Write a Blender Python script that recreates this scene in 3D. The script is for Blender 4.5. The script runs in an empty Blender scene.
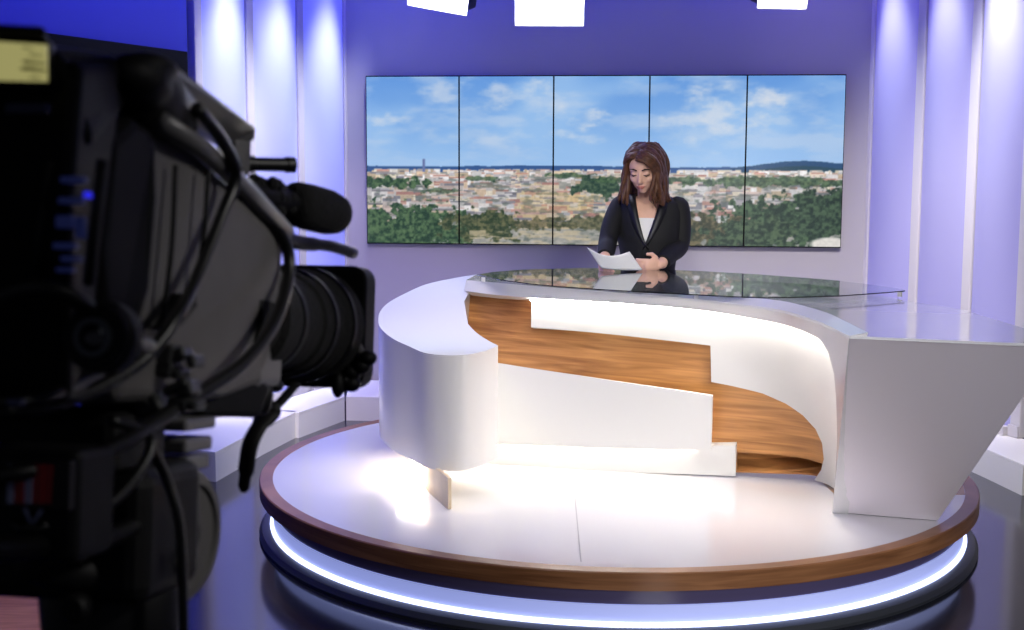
import bpy, bmesh, math, random
import numpy as np
from mathutils import Vector, Matrix
from mathutils.geometry import delaunay_2d_cdt
random.seed(7)
rng = np.random.default_rng(11)
SC = bpy.context.scene
COL = SC.collection
PI = math.pi

# ------------------------------------------------------------------ camera constants
FPX, TH, RO, ZC = 1280.0, math.radians(6.41), math.radians(0.223), 1.42
RCAM = Matrix.Rotation(PI/2-TH, 3, 'X') @ Matrix.Rotation(RO, 3, 'Z')

def ray(x, y):
    return RCAM @ Vector(((x-512)/FPX, -(y-315)/FPX, -1.0))
def at(x, y, Y):
    d = ray(x, y)
    return d*(Y/d.y) + Vector((0, 0, ZC))
def onz(x, y, z):
    d = ray(x, y)
    return d*((z-ZC)/d.z) + Vector((0, 0, ZC))

# ------------------------------------------------------------------ materials
def lin(c):
    return tuple((v/12.92 if v <= .04045 else ((v+.055)/1.055)**2.4) for v in [k/255 for k in c])
def mat(name, rgb, rough=.5, metal=0., spec=.5, emit=None, estr=0., trans=0., coat=0., ior=1.45, noise=0., nscale=20., bump=0.):
    m = bpy.data.materials.new(name); m.use_nodes = True
    nt = m.node_tree; b = nt.nodes['Principled BSDF']
    c = lin(rgb)
    b.inputs['Base Color'].default_value = (*c, 1)
    b.inputs['Roughness'].default_value = rough
    b.inputs['Metallic'].default_value = metal
    b.inputs['Specular IOR Level'].default_value = spec
    b.inputs['IOR'].default_value = ior
    b.inputs['Transmission Weight'].default_value = trans
    b.inputs['Coat Weight'].default_value = coat
    b.inputs['Coat Roughness'].default_value = .05
    if emit:
        b.inputs['Emission Color'].default_value = (*lin(emit), 1)
        b.inputs['Emission Strength'].default_value = estr
    if noise or bump:
        tc = nt.nodes.new('ShaderNodeTexCoord'); n = nt.nodes.new('ShaderNodeTexNoise')
        n.inputs['Scale'].default_value = nscale; n.inputs['Detail'].default_value = 4
        nt.links.new(tc.outputs['Object'], n.inputs['Vector'])
        if noise:
            r = nt.nodes.new('ShaderNodeValToRGB')
            r.color_ramp.elements[0].color = (*[v*(1-noise) for v in c], 1)
            r.color_ramp.elements[1].color = (*[min(1, v*(1+noise)) for v in c], 1)
            r.color_ramp.elements[0].position = .3; r.color_ramp.elements[1].position = .7
            nt.links.new(n.outputs['Fac'], r.inputs['Fac']); nt.links.new(r.outputs['Color'], b.inputs['Base Color'])
        if bump:
            bp = nt.nodes.new('ShaderNodeBump'); bp.inputs['Strength'].default_value = bump; bp.inputs['Distance'].default_value = .004
            nt.links.new(n.outputs['Fac'], bp.inputs['Height']); nt.links.new(bp.outputs['Normal'], b.inputs['Normal'])
    return m
def wood(name, c0, c1, scale=(1.2, 1.2, 22), rough=.35):
    m = mat(name, c0, rough); nt = m.node_tree; b = nt.nodes['Principled BSDF']
    tc = nt.nodes.new('ShaderNodeTexCoord'); mp = nt.nodes.new('ShaderNodeMapping')
    mp.inputs['Scale'].default_value = scale
    n = nt.nodes.new('ShaderNodeTexNoise'); n.inputs['Scale'].default_value = 2.2; n.inputs['Detail'].default_value = 6; n.inputs['Distortion'].default_value = .6
    n2 = nt.nodes.new('ShaderNodeTexNoise'); n2.inputs['Scale'].default_value = 1.5
    r = nt.nodes.new('ShaderNodeValToRGB')
    r.color_ramp.elements[0].color = (*lin(c0), 1); r.color_ramp.elements[1].color = (*lin(c1), 1)
    r.color_ramp.elements[0].position = .36; r.color_ramp.elements[1].position = .66
    nt.links.new(tc.outputs['Object'], mp.inputs['Vector']); nt.links.new(mp.outputs['Vector'], n.inputs['Vector'])
    nt.links.new(tc.outputs['Object'], n2.inputs['Vector'])
    mx = nt.nodes.new('ShaderNodeMath'); mx.operation = 'MULTIPLY_ADD'; mx.inputs[1].default_value = .45
    nt.links.new(n2.outputs['Fac'], mx.inputs[0])
    ml = nt.nodes.new('ShaderNodeMath'); ml.operation = 'MULTIPLY'; ml.inputs[1].default_value = .6
    nt.links.new(n.outputs['Fac'], ml.inputs[0]); nt.links.new(ml.outputs[0], mx.inputs[2])
    nt.links.new(mx.outputs[0], r.inputs['Fac']); nt.links.new(r.outputs['Color'], b.inputs['Base Color'])
    return m
M = dict(
    white=mat('white_lacquer', (232, 230, 230), .22, coat=.3),
    white_top=mat('white_gloss_top', (228, 227, 230), .10, coat=.6),
    deck=mat('white_deck', (226, 225, 228), .16, coat=.3),
    panel_white=mat('white_matte', (212, 212, 211), .4),
    wing=mat('wing_lacquer', (244, 236, 242), .35),
    wood=wood('walnut_veneer', (130, 82, 44), (206, 148, 88)),
    rim=wood('rim_wood', (112, 70, 42), (172, 120, 80), (1.5, 1.5, 30)),
    insert=wood('insert_wood', (150, 108, 66), (190, 150, 105)),
    dais=wood('dais_wood', (150, 98, 70), (196, 142, 108), (3, 20, 3)),
    cream=mat('cream_wood', (236, 214, 180), .45, noise=.05),
    led_warm=mat('warm_led', (255, 240, 220), .5, emit=(255, 244, 226), estr=17),
    led_edge=mat('edge_led', (255, 240, 220), .5, emit=(255, 246, 232), estr=135),
    led_cool=mat('cool_led', (220, 230, 255), .5, emit=(196, 206, 255), estr=2.6),
    dark_metal=mat('dark_metal', (84, 88, 94), .42, metal=.5),
    drum=mat('drum_purple_grey', (92, 84, 120), .3),
    band=mat('backlit_band', (190, 196, 225), .35, emit=(158, 172, 244), estr=.62),
    glass=mat('glass', (236, 245, 243), .015, trans=1., ior=1.5),
    steel=mat('steel', (200, 200, 205), .2, metal=1.),
    wall=mat('wall_paint', (168, 164, 170), .75, noise=.01, nscale=2),
    wall_wash_tint=mat('wall_blue_wash_tint', (66, 74, 190), .75),  # wall colour with the blue light wash put into it
    pil=mat('pilaster_paint', (190, 186, 190), .5),
    lpanel=mat('lit_panel_blue', (176, 180, 206), .35, emit=(70, 78, 214), estr=.68),
    lpanel_violet=mat('lit_panel_violet', (150, 148, 172), .4, emit=(92, 84, 206), estr=.36),
    plinth=mat('plinth_white', (238, 236, 232), .45),
    floor=mat('studio_floor', (36, 38, 50), .13, spec=1.0, ior=1.6, noise=.04, nscale=1.5),
    ceil=mat('ceiling_black', (24, 24, 30), .9),
    bezel=mat('bezel_black', (9, 10, 13), .7, spec=.12),
    black=mat('camera_black', (11, 11, 13), .6, spec=.3, noise=.15, nscale=60, bump=.1),
    black2=mat('satin_black', (16, 16, 18), .42, spec=.35),
    cover=mat('camera_grey_cover', (82, 80, 80), .55, noise=.06, nscale=30),
    grey=mat('camera_grey_metal', (96, 95, 97), .4, metal=.2),
    foam=mat('black_foam', (11, 11, 12), .95, bump=.6, nscale=160),
    cable=mat('cable_rubber', (13, 13, 15), .4),
    rear_black=mat('rear_black', (6, 6, 8), .6, spec=.15),
    bluebtn=mat('blue_backlit_button', (58, 68, 120), .3, emit=(70, 84, 180), estr=.05),
    lensglass=mat('lens_glass', (8, 9, 16), .05, coat=1.),
    red=mat('sticker_red', (150, 22, 26), .4), sw=mat('sticker_white', (150, 155, 190), .4),
    vf=mat('viewfinder_lit', (150, 140, 90), .4, emit=(186, 180, 116), estr=.62),
    skin=mat('skin', (232, 184, 160), .5, noise=.03, nscale=40),
    lips=mat('lips', (192, 116, 106), .45), brow=mat('brow', (50, 32, 24), .7),
    hair=mat('hair_brown', (92, 60, 42), .45, noise=.35, nscale=55),
    blazer=mat('blazer_black', (17, 17, 20), .75, bump=.1, nscale=200),
    lapel=mat('lapel_satin', (24, 24, 28), .45),
    blouse=mat('white_cotton', (236, 234, 234), .8),
    trouser=mat('trouser_black', (18, 18, 22), .8),
    paper=mat('paper', (240, 238, 240), .7),
    chair=mat('chair_fabric', (30, 30, 34), .8),
    lamp=mat('lamp_diffuser', (255, 255, 255), .5, emit=(250, 250, 255), estr=22),
    door_white=mat('lamp_door_white', (235, 235, 238), .5),
    olive=mat('bar_olive', (96, 92, 44), .5, emit=(96, 92, 44), estr=.3),
    seam=mat('seam', (150, 150, 155), .5),
)
# thin sheer glass: let light pass so things below stay lit
# ------------------------------------------------------------------ object helpers
def prop(o, label=None, cat=None, group=None, kind=None):
    if label: o['label'] = label
    if cat: o['category'] = cat
    if group: o['group'] = group
    if kind: o['kind'] = kind
    return o
def thing(name, loc, label, cat, group=None):
    o = bpy.data.objects.new(name, None); COL.objects.link(o); o.location = loc; o.empty_display_size = .1
    return prop(o, label, cat, group)
def link(name, bm, m, parent=None, smooth=False, bevel=0, seg=2, autos=None):
    me = bpy.data.meshes.new(name)
    bmesh.ops.recalc_face_normals(bm, faces=bm.faces[:])
    if parent is not None:
        off = parent_world(parent)
        bmesh.ops.translate(bm, vec=-off, verts=bm.verts[:])
    if smooth:
        for f in bm.faces: f.smooth = True
        if autos:
            for e in bm.edges:
                if len(e.link_faces) == 2 and e.calc_face_angle(0) > autos: e.smooth = False
    bm.to_mesh(me); bm.free()
    ms = m if isinstance(m, (list, tuple)) else [m]
    for k in ms: me.materials.append(k)
    o = bpy.data.objects.new(name, me); COL.objects.link(o)
    if parent is not None: o.parent = parent
    if bevel:
        b = o.modifiers.new('bev', 'BEVEL'); b.width = bevel; b.segments = seg; b.limit_method = 'ANGLE'; b.angle_limit = .6
    return o
def parent_world(p):
    v = Vector((0, 0, 0))
    while p is not None:
        v += p.location; p = p.parent
    return v
def new(): return bmesh.new()
def add_hull(bm, pts):
    vs = [bm.verts.new(p) for p in pts]
    r = bmesh.ops.convex_hull(bm, input=vs)
    return vs
def add_box(bm, c, h, R=None):
    vs = []
    for sx in (-1, 1):
        for sy in (-1, 1):
            for sz in (-1, 1):
                v = Vector((sx*h[0], sy*h[1], sz*h[2]))
                if R is not None: v = R @ v
                vs.append(bm.verts.new(Vector(c)+v))
    for f in ((0, 1, 3, 2), (4, 6, 7, 5), (0, 4, 5, 1), (2, 3, 7, 6), (0, 2, 6, 4), (1, 5, 7, 3)):
        bm.faces.new([vs[i] for i in f])
    return vs
def add_loft(bm, A, B):
    n = len(A); a = [bm.verts.new(p) for p in A]; b = [bm.verts.new(p) for p in B]
    for i in range(n): bm.faces.new((a[i], a[(i+1) % n], b[(i+1) % n], b[i]))
    bm.faces.new(a[::-1]); bm.faces.new(b)
def add_prism(bm, poly, z0, z1):
    add_loft(bm, [Vector((p[0], p[1], z0)) for p in poly], [Vector((p[0], p[1], z1)) for p in poly])
def frame_of(t):
    t = t.normalized(); up = Vector((0, 0, 1)) if abs(t.z) < .9 else Vector((1, 0, 0))
    a = t.cross(up).normalized(); return a, t.cross(a).normalized()
def add_tube(bm, pts, r, n=10, flat=1., cap=True):
    pts = [Vector(p) for p in pts]; k = len(pts)
    rs = r if isinstance(r, (list, tuple)) else [r]*k
    rings = []; a = None
    for i, p in enumerate(pts):
        t = (pts[min(i+1, k-1)]-pts[max(i-1, 0)]).normalized()
        if a is None: a, b = frame_of(t)
        else:
            a = (a - t*a.dot(t)).normalized(); b = t.cross(a)
        rings.append([bm.verts.new(p + a*rs[i]*math.cos(2*PI*j/n) + b*rs[i]*flat*math.sin(2*PI*j/n)) for j in range(n)])
    for i in range(k-1):
        for j in range(n):
            bm.faces.new((rings[i][j], rings[i][(j+1) % n], rings[i+1][(j+1) % n], rings[i+1][j]))
    if cap:
        bm.faces.new(rings[0][::-1]); bm.faces.new(rings[-1])
def spline(P, n=8):
    P = [Vector(p) for p in P]; out = []
    for i in range(len(P)-1):
        p0 = P[i-1] if i else 2*P[0]-P[1]; p1 = P[i]; p2 = P[i+1]; p3 = P[i+2] if i+2 < len(P) else 2*P[-1]-P[-2]
        for j in range(n):
            u = j/n
            out.append(.5*(2*p1+(p2-p0)*u+(2*p0-5*p1+4*p2-p3)*u*u+(3*p1-p0-3*p2+p3)*u**3))
    return out+[P[-1]]
def add_ell(bm, c, r, R=None, seg=20, rings=14):
    res = bmesh.ops.create_uvsphere(bm, u_segments=seg, v_segments=rings, radius=1)
    for v in res['verts']:
        p = Vector((v.co.x*r[0], v.co.y*r[1], v.co.z*r[2]))
        if R is not None: p = R @ p
        v.co = p+Vector(c)
def add_lathe(bm, prof, c, axis, n=40, close=False):
    """prof: (distance along axis, radius)"""
    axis = Vector(axis).normalized(); a, b = frame_of(axis); c = Vector(c); rings = []
    for d, r in prof:
        rings.append([bm.verts.new(c+axis*d+(a*math.cos(2*PI*j/n)+b*math.sin(2*PI*j/n))*r) for j in range(n)])
    pairs = list(zip(rings[:-1], rings[1:])) + ([(rings[-1], rings[0])] if close else [])
    for A, B in pairs:
        for j in range(n): bm.faces.new((A[j], A[(j+1) % n], B[(j+1) % n], B[j]))
    if not close:
        bm.faces.new(rings[0][::-1]); bm.faces.new(rings[-1])
def bake(o, voxel, smooth=0):
    """turn a remesh of the joined volumes into one continuous mesh"""
    m = o.modifiers.new('rm', 'REMESH'); m.mode = 'VOXEL'; m.voxel_size = voxel
    if smooth:
        s = o.modifiers.new('sm', 'SMOOTH'); s.factor = .5; s.iterations = smooth
    bpy.context.view_layer.update()
    dg = bpy.context.evaluated_depsgraph_get()
    me = bpy.data.meshes.new_from_object(o.evaluated_get(dg))
    o.modifiers.clear(); o.data = me
    me.polygons.foreach_set('use_smooth', [True]*len(me.polygons))

# ------------------------------------------------------------------ the room
def struct(name, bm, m):
    return prop(link(name, bm, m), kind='structure')
HT = 3.25
WA, WB = Vector((-1.0, 7.812, 0)), Vector((2.065, 7.517, 0))          # back wall ends
LD, RD = Vector((-.41, -.912, 0)), Vector((.27, -.963, 0))            # directions of side walls towards the camera
def wall_quad(bm, A, B, back, z0=0, z1=HT, th=.12):
    n = Vector(back).normalized()*th
    add_prism(bm, [A, B, B+n, A+n], z0, z1)
bm = new(); add_box(bm, (0, 3.4, -.05), (5.2, 5.9, .05)); struct('floor', bm, M['floor'])
bm = new(); wall_quad(bm, WA-(WB-WA)*.04, WB+(WB-WA)*.04, (.096, .995, 0)); struct('wall_back', bm, M['wall'])
LE = WA+LD*5.2; RE = WB+RD*5.2
nL = Vector((-.912, .41, 0)); nR = Vector((.963, .27, 0))
bm = new(); wall_quad(bm, WA+nL*.10+LD*-.1, LE+nL*.10, nL); struct('wall_left', bm, M['wall'])
bm = new(); wall_quad(bm, WB+nR*.10+RD*-.1, RE+nR*.10, nR); struct('wall_right', bm, M['wall'])
bm = new(); add_box(bm, (0, 3.4, HT+.05), (5.2, 5.9, .05)); struct('ceiling', bm, M['ceil'])

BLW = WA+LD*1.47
bm = new(); add_prism(bm, [BLW+nL*.02, LE+nL*.02, LE+nL*.099, BLW+nL*.099], .0, HT); struct('wall_far_left', bm, M['wall_wash_tint'])  # added skin over the left wall, its blue stands in for blue light
# columns: white pilasters with frosted panels set back between them
def solve_t(A, D, px):
    k = (px-512)/FPX/1.0
    # px measured near horizon height where Y' = Y*cos(TH) approx
    k *= 1.0
    return (k*A.y-A.x)/(D.x-k*D.y)
def pilaster(P, D, n, w, label):
    t = thing('pilaster', P, label, 'pilaster', 'white pilasters between the lit panels')
    bm = new(); d = D*(w/2)
    add_prism(bm, [P-d-n*.0, P+d-n*.0, P+d+n*.097, P-d+n*.097], .141, HT-.02)
    link('shaft', bm, M['pil'], t, bevel=.006)
    bm = new(); d = D*(w/2)
    add_prism(bm, [P-d-n*.012, P+d-n*.012, P+d+n*.0, P-d+n*.0], .141, .20)
    link('foot', bm, M['pil'], t, bevel=.004)
    return t
def lpanel(P0, P1, n, label, grp, mk='lpanel'):
    c = (P0+P1)/2; t = thing('light_panel', c, label, 'wall panel', grp)
    bm = new(); D = (P1-P0); L = D.length; N = 12; front = []; back = []
    for i in range(N+1):
        u = i/N; bulge = .035*(1-(2*u-1)**2)
        front.append(P0+D*u+n*(.012-bulge)); back.append(P0+D*u+n*.097)
    add_prism(bm, front+back[::-1], .145, HT-.04)
    link('frosted_sheet', bm, M[mk], t, smooth=True, autos=.6)
    bm = new(); add_prism(bm, [P0-n*.035, P1-n*.035, P1+n*.01, P0+n*.01], .142, .185)
    link('bottom_rail', bm, M['pil'], t)
    return t
lf = [solve_t(WA, LD, p) for p in (349, 303.5, 254, 203)]
ln = ['white pilaster at the corner beside the left end of the video wall', 'white pilaster between the first and second lit panels left of the video wall',
      'white pilaster between the second and third lit panels left of the video wall', 'white pilaster on the outer side of the leftmost lit panel']
for t, l in zip(lf, ln): pilaster(WA+LD*t, LD, nL, .062, l)
lp = ['tall frosted lit panel nearest the video wall on its left', 'tall frosted lit panel in the middle of the three left of the video wall', 'leftmost tall frosted lit panel, above the camera handle']
for i in range(3): lpanel(WA+LD*(lf[i]+.034), WA+LD*(lf[i+1]-.034), nL, lp[i], 'tall lit panels on the left wall')
rf = [solve_t(WB, RD, p) for p in (863, 913, 967, 1023, 1085)]
rn = ['white pilaster at the corner beside the right end of the video wall', 'white pilaster between the first and second lit panels right of the video wall',
      'white pilaster between the second and third lit panels right of the video wall', 'white pilaster at the right edge of the photo beside the third lit panel']
for t, l in zip(rf[:4], rn): pilaster(WB+RD*t, RD, nR, .075, l)
rp = ['tall violet-lit frosted panel nearest the video wall on its right', 'tall violet-lit frosted panel second to the right of the video wall', 'brightest tall frosted panel at the right edge, third from the video wall']
for i in range(3): lpanel(WB+RD*(rf[i]+.040), WB+RD*(rf[i+1]-.040), nR, rp[i], 'tall lit panels on the right wall', 'lpanel_violet')

# plinths along the foot of the walls
def plinth(poly, label):
    cx = sum(p[0] for p in poly)/len(poly); cy = sum(p[1] for p in poly)/len(poly)
    t = thing('wall_plinth', (cx, cy, 0), label, 'plinth')
    bm = new(); add_prism(bm, poly, 0.0, .125); link('body', bm, M['plinth'], t)
    bm = new(); add_prism(bm, poly, .125, .14); link('cap', bm, M['plinth'], t, bevel=.003)
wn = Vector((.096, .995, 0))
a, b = WA-wn*.61, WB-wn*.61
plinth([(-.945, 7.205), (2.03, 6.92), (2.06, 7.50), (-.99, 7.79)], 'long low white plinth at the foot of the video wall behind the round stage')
plinth([(-.953, 7.2), (-1.135, 6.715), (-1.40, 6.80), (-1.03, 7.74)], 'short low white plinth left of the stage under the panel beside the video wall')
plinth([(-1.145, 6.76), (-1.25, 6.30), (-1.353, 5.74), (-1.88, 5.95), (-1.41, 6.80)], 'low white plinth behind the hanging camera strap, left of the stage')
plinth([(2.06, 6.90), (2.22, 5.876), (2.262, 5.55), (2.62, 5.62), (2.18, 7.2)], 'low white plinth behind the slanted right end of the desk')

# ------------------------------------------------------------------ video wall
def vnoise(x, y, seed):
    g = np.random.default_rng(seed).random((64, 64))
    xi = np.floor(x).astype(int); yi = np.floor(y).astype(int); u = x-xi; v = y-yi
    u = u*u*(3-2*u); v = v*v*(3-2*v)
    a = g[yi % 64, xi % 64]; b = g[yi % 64, (xi+1) % 64]; c = g[(yi+1) % 64, xi % 64]; d = g[(yi+1) % 64, (xi+1) % 64]
    return (a*(1-u)+b*u)*(1-v)+(c*(1-u)+d*u)*v
def fbm(x, y, seed, o=5):
    s = 0; a = .5; t = 0
    for k in range(o):
        s = s+a*vnoise(x*2**k, y*2**k, seed+k); t += a; a *= .55
    return s/t
def city():
    """a daytime panorama of a town: sky with clouds, far hill, houses, trees; 478 x 171 units"""
    S = 2; W, H = 478*S, 171*S
    X, Y = np.meshgrid(np.arange(W)/S, np.arange(H)/S)
    img = np.zeros((H, W, 3))
    def c(*v): return np.array(v, float)
    def blend(m, col):
        nonlocal img
        img = img*(1-m[..., None])+np.asarray(col, float)*m[..., None]
    sm = lambda a, b, x: np.clip((x-a)/(b-a), 0, 1)**2*(3-2*np.clip((x-a)/(b-a), 0, 1))
    t = np.clip(Y/92, 0, 1)[..., None]
    img = c(104, 158, 228)*(1-t)+c(160, 200, 244)*t
    blend(.8*sm(-.1, 1, (fbm(X/90, Y/50, 3, 3)-.42)*3), c(160, 200, 244))
    def cloud(cx, cy, rx, ry, amt, seed):
        d = np.sqrt(((X-cx)/rx)**2+((Y-cy)/ry)**2)
        n = fbm(X/26, Y/15, seed, 6)
        blend(amt*sm(.0, .55, n+.38-d*.75-.22), c(222, 230, 240))
    wis = fbm(X/70+3, Y/22, 31, 6); blend(.55*sm(.48, .74, wis)*(1-.5*sm(60, 95, Y)), c(198, 216, 240))
    def cloud(cx, cy, rx, ry, amt, seed):
        d = np.sqrt(((X-cx)/rx)**2+((Y-cy)/ry)**2); n = fbm(X/22, Y/11, seed, 6)
        blend(amt*sm(.0, .7, (n-.3)*1.5+.25-d*.75)*.9, c(222, 228, 238))
    cloud(78, 14, 40, 20, .6, 21); cloud(34, 43, 50, 12, .8, 22); cloud(150, 20, 80, 30, .75, 23)
    cloud(232, 43, 30, 14, .95, 24); cloud(220, 60, 40, 12, .55, 25); cloud(352, 34, 80, 34, .85, 26); cloud(404, 24, 34, 14, 1.0, 27)
    cloud(130, 62, 110, 16, .35, 28); cloud(330, 58, 70, 20, .35, 29); cloud(285, 12, 50, 12, .3, 30); cloud(412, 44, 30, 8, .4, 32)
    hz = 95+.8*np.sin(X/40)
    blend((Y > hz-5.0+1.4*fbm(X/14, X*0, 5)).astype(float), c(58, 92, 146))
    hill = 97-12*sm(325, 440, X)-1.0*fbm(X/20, X*0, 7)+2*sm(440, 478, X)
    blend(((Y > hill) & (X > 330)).astype(float), c(48, 84, 124)); blend(((Y > hill+5) & (X > 345)).astype(float), c(44, 78, 96))
    # ground base
    g = (Y > hz+1.5)
    n = fbm(X/9, Y/4, 9, 5)[..., None]
    base = c(120, 128, 120)*(1-n)+c(214, 206, 198)*n
    img = np.where(g[..., None], base, img)
    r = np.random.default_rng(5)
    walls = [(244, 242, 242), (240, 238, 240), (236, 230, 224), (226, 214, 198), (240, 236, 236), (222, 196, 168), (232, 210, 180), (208, 202, 206), (238, 226, 204), (196, 186, 182)]
    roofs = [(206, 158, 146), (190, 140, 130), (216, 180, 168), (160, 156, 164), (222, 200, 192), (134, 134, 144), (228, 222, 220), (200, 200, 206)]
    N = 1900
    ys = 97+r.random(N)**1.25*59; order = np.argsort(ys)
    for i in order:
        y = ys[i]; sc = .8+(y-94)/40; x = r.random()*478
        w = (2.6+r.random()**2*13)*sc; h = (1.4+r.random()**2*5.0)*sc
        x0, x1 = int(x*S), int((x+w)*S); y0, y1 = int((y-h)*S), int(y*S)
        if y0 < 94*S: y0 = 94*S
        if y > 140 and 60 < x < 100: continue
        wc = c(*walls[r.integers(len(walls))])*(.84+.26*r.random()); rc = c(*roofs[r.integers(len(roofs))])*(.85+.2*r.random())
        if 150 < x < 240 and y > 115: wc = wc*.5+c(226, 196, 140)*.5
        img[y0:y1, x0:x1] = wc; img[max(y0-int(.32*h*S), 94*S):y0, x0:x1] = rc
        if h > 2:
            for q in range(x0+2, min(x1, W)-1, 3): img[y0+2:y1-1:3, q] = wc*.66
    blend((Y > 104)*.14, c(120, 120, 125))
    n5 = fbm(X/11, Y/3.4, 91, 4); blend(.6*sm(.58, .68, n5)*(Y > 99), c(84, 98, 92)); blend(.22*((X > 158)*(X < 232)*(Y > 117)*(Y < 138)), c(226, 196, 132))
    # tower
    img[int(84*S):int(97*S), 58*S:61*S] = c(110, 124, 170)
    # tree belts
    def trees(cx, cy, rx, ry, seed, dark=(40, 66, 50), lite=(92, 120, 84), amt=1., thr=.5):
        d = np.sqrt(((X-cx)/rx)**2+((Y-cy)/ry)**2)
        n = fbm(X/7, Y/6, seed, 5); m = sm(.0, .05, n-.48+thr-d*.5)
        tone = fbm(X/3.2, Y/2.8, seed+40, 4); tone = sm(.3, .72, tone)[..., None]
        col = c(*dark)*(1-tone)+c(*lite)*tone
        nonlocal img
        img = img*(1-(m*amt)[..., None])+col*(m*amt)[..., None]
    trees(20, 108, 40, 6, 51); trees(240, 110, 26, 11, 52, (46, 70, 60), (84, 106, 84)); trees(120, 104, 16, 3, 53, amt=.8); trees(300, 104, 60, 3, 54, amt=.8)
    trees(205, 100, 18, 2.4, 60, amt=.8); trees(402, 106, 70, 5, 55, amt=.85); trees(75, 116, 20, 3, 61, amt=.7)
    trees(50, 158, 62, 24, 56); trees(5, 158, 40, 22, 57); trees(124, 152, 40, 15, 58, (48, 66, 46), (110, 112, 80))
    trees(180, 150, 26, 6, 62, (56, 66, 48), (120, 112, 84), .8); trees(235, 150, 40, 8, 63, (56, 66, 48), (112, 112, 84), .8)
    trees(430, 145, 70, 24, 64, (34, 56, 46), (84, 110, 80)); trees(470, 140, 50, 26, 65, (34, 54, 46), (76, 100, 76)); trees(352, 158, 44, 16, 66, (60, 66, 50), (120, 112, 84))
    trees(390, 160, 50, 18, 67, (36, 56, 46), (84, 106, 78))
    blend(sm(.0, .1, .30-np.sqrt(((X-468)/24)**2+((Y-168)/8)**2)*.3-.0), c(226, 222, 216))
    blend(.7*sm(.45, .6, fbm(X/16, Y/3, 70))*(Y > 156)*(X > 105)*(X < 320), c(206, 190, 160))
    img *= np.where(Y > 94, .93+.14*fbm(X/2.2, Y/1.8, 80, 2), 1)[..., None]
    for _ in range(2): img[1:-1, 1:-1] = (img[1:-1, 1:-1]*2+img[:-2, 1:-1]+img[2:, 1:-1]+img[1:-1, :-2]+img[1:-1, 2:])/6
    img = np.clip(img, 0, 255)/255
    # per panel brightness
    return np.where(img <= .04045, img/12.92, ((img+.055)/1.055)**2.4)
RAST = city()
ms = bpy.data.materials.new('screen_picture'); ms.use_nodes = True
nt = ms.node_tree; b = nt.nodes['Principled BSDF']; at_ = nt.nodes.new('ShaderNodeVertexColor'); at_.layer_name = 'picture'
nt.links.new(at_.outputs['Color'], b.inputs['Emission Color']); b.inputs['Emission Strength'].default_value = .92
b.inputs['Base Color'].default_value = (.01, .01, .012, 1); b.inputs['Roughness'].default_value = .25
VTL, VTR = Vector((-.879, 7.799, 0)), Vector((1.929, 7.529, 0))
VZ0, VZ1 = .980, 1.984
vd = (VTR-VTL)/5; vn = Vector((vd.y, -vd.x, 0)).normalized()
dl = ['video wall display at the left end, beside the lit columns', 'video wall display second from the left, above the left half of the desk', 'middle video wall display, left of the woman\'s head',
      'video wall display directly behind the woman, fourth from the left', 'video wall display at the right end, showing the dark hill']
for i in range(5):
    A = VTL+vd*i; B = VTL+vd*(i+1); e = vd.normalized()
    off = Vector((0, 0, 0))
    t = thing('video_wall_display', (A+B)/2+Vector((0, 0, VZ0)), dl[i], 'screen', 'five displays of the video wall')
    bm = new(); add_prism(bm, [A+e*.0008+vn*.028, B-e*.0008+vn*.028, B-e*.0008-vn*.012, A+e*.0008-vn*.012], VZ0, VZ1)
    link('bezel', bm, M['bezel'], t)
    nx, ny = 150, 268; mg = .0045
    us = np.linspace(0, 1, nx+1); vs = np.linspace(0, 1, ny+1)
    U, V = np.meshgrid(us, vs)
    a0 = A+e*mg+vn*.0288; b0 = B-e*mg+vn*.0288
    o0 = parent_world(t)
    co = np.stack([a0.x+(b0.x-a0.x)*U-o0.x, a0.y+(b0.y-a0.y)*U-o0.y, VZ1-mg*1.4-(VZ1-VZ0-mg*2.8)*V-o0.z], -1).reshape(-1, 3)
    idx = np.arange((nx+1)*(ny+1)).reshape(ny+1, nx+1)
    q = np.stack([idx[1:, :-1], idx[1:, 1:], idx[:-1, 1:], idx[:-1, :-1]], -1).reshape(-1, 4)
    me = bpy.data.meshes.new('screen'); me.from_pydata(co.tolist(), [], q.tolist())
    px = np.clip(((i+U)/5*RAST.shape[1]).astype(int), 0, RAST.shape[1]-1); py = np.clip((V*RAST.shape[0]).astype(int), 0, RAST.shape[0]-1)
    colr = np.concatenate([RAST[py, px].reshape(-1, 3), np.ones(((nx+1)*(ny+1), 1))], 1)
    ca = me.color_attributes.new('picture', 'FLOAT_COLOR', 'POINT'); ca.data.foreach_set('color', colr.astype(np.float32).ravel())
    me.materials.append(ms); so = bpy.data.objects.new('screen', me); COL.objects.link(so); so.parent = t
    so['label'] = 'lit screen showing part of a town panorama'

# black monitor on the left wall
mt = solve_t(WA, LD, 191.5)
mp = WA+LD*(mt+.02)-nL*.02
t = thing('wall_monitor', mp+LD*.6+Vector((0, 0, 1.4)), 'large black switched-off monitor on the left wall behind the camera', 'monitor')
bm = new(); add_prism(bm, [mp, mp+LD*1.25, mp+LD*1.25+nL*.06, mp+nL*.06], 1.30, 2.0); link('casing', bm, M['bezel'], t, bevel=.006)
bm = new(); add_prism(bm, [mp+LD*.02-nL*.003, mp+LD*1.23-nL*.003, mp+LD*1.23, mp+LD*.02], 1.32, 1.98); link('screen', bm, M['bezel'], t)
bm = new(); add_prism(bm, [mp+LD*.4+nL*.06, mp+LD*.8+nL*.06, mp+LD*.8+nL*.125, mp+LD*.4+nL*.125], 1.5, 1.8); link('wall_bracket', bm, M['dark_metal'], t)

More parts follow.
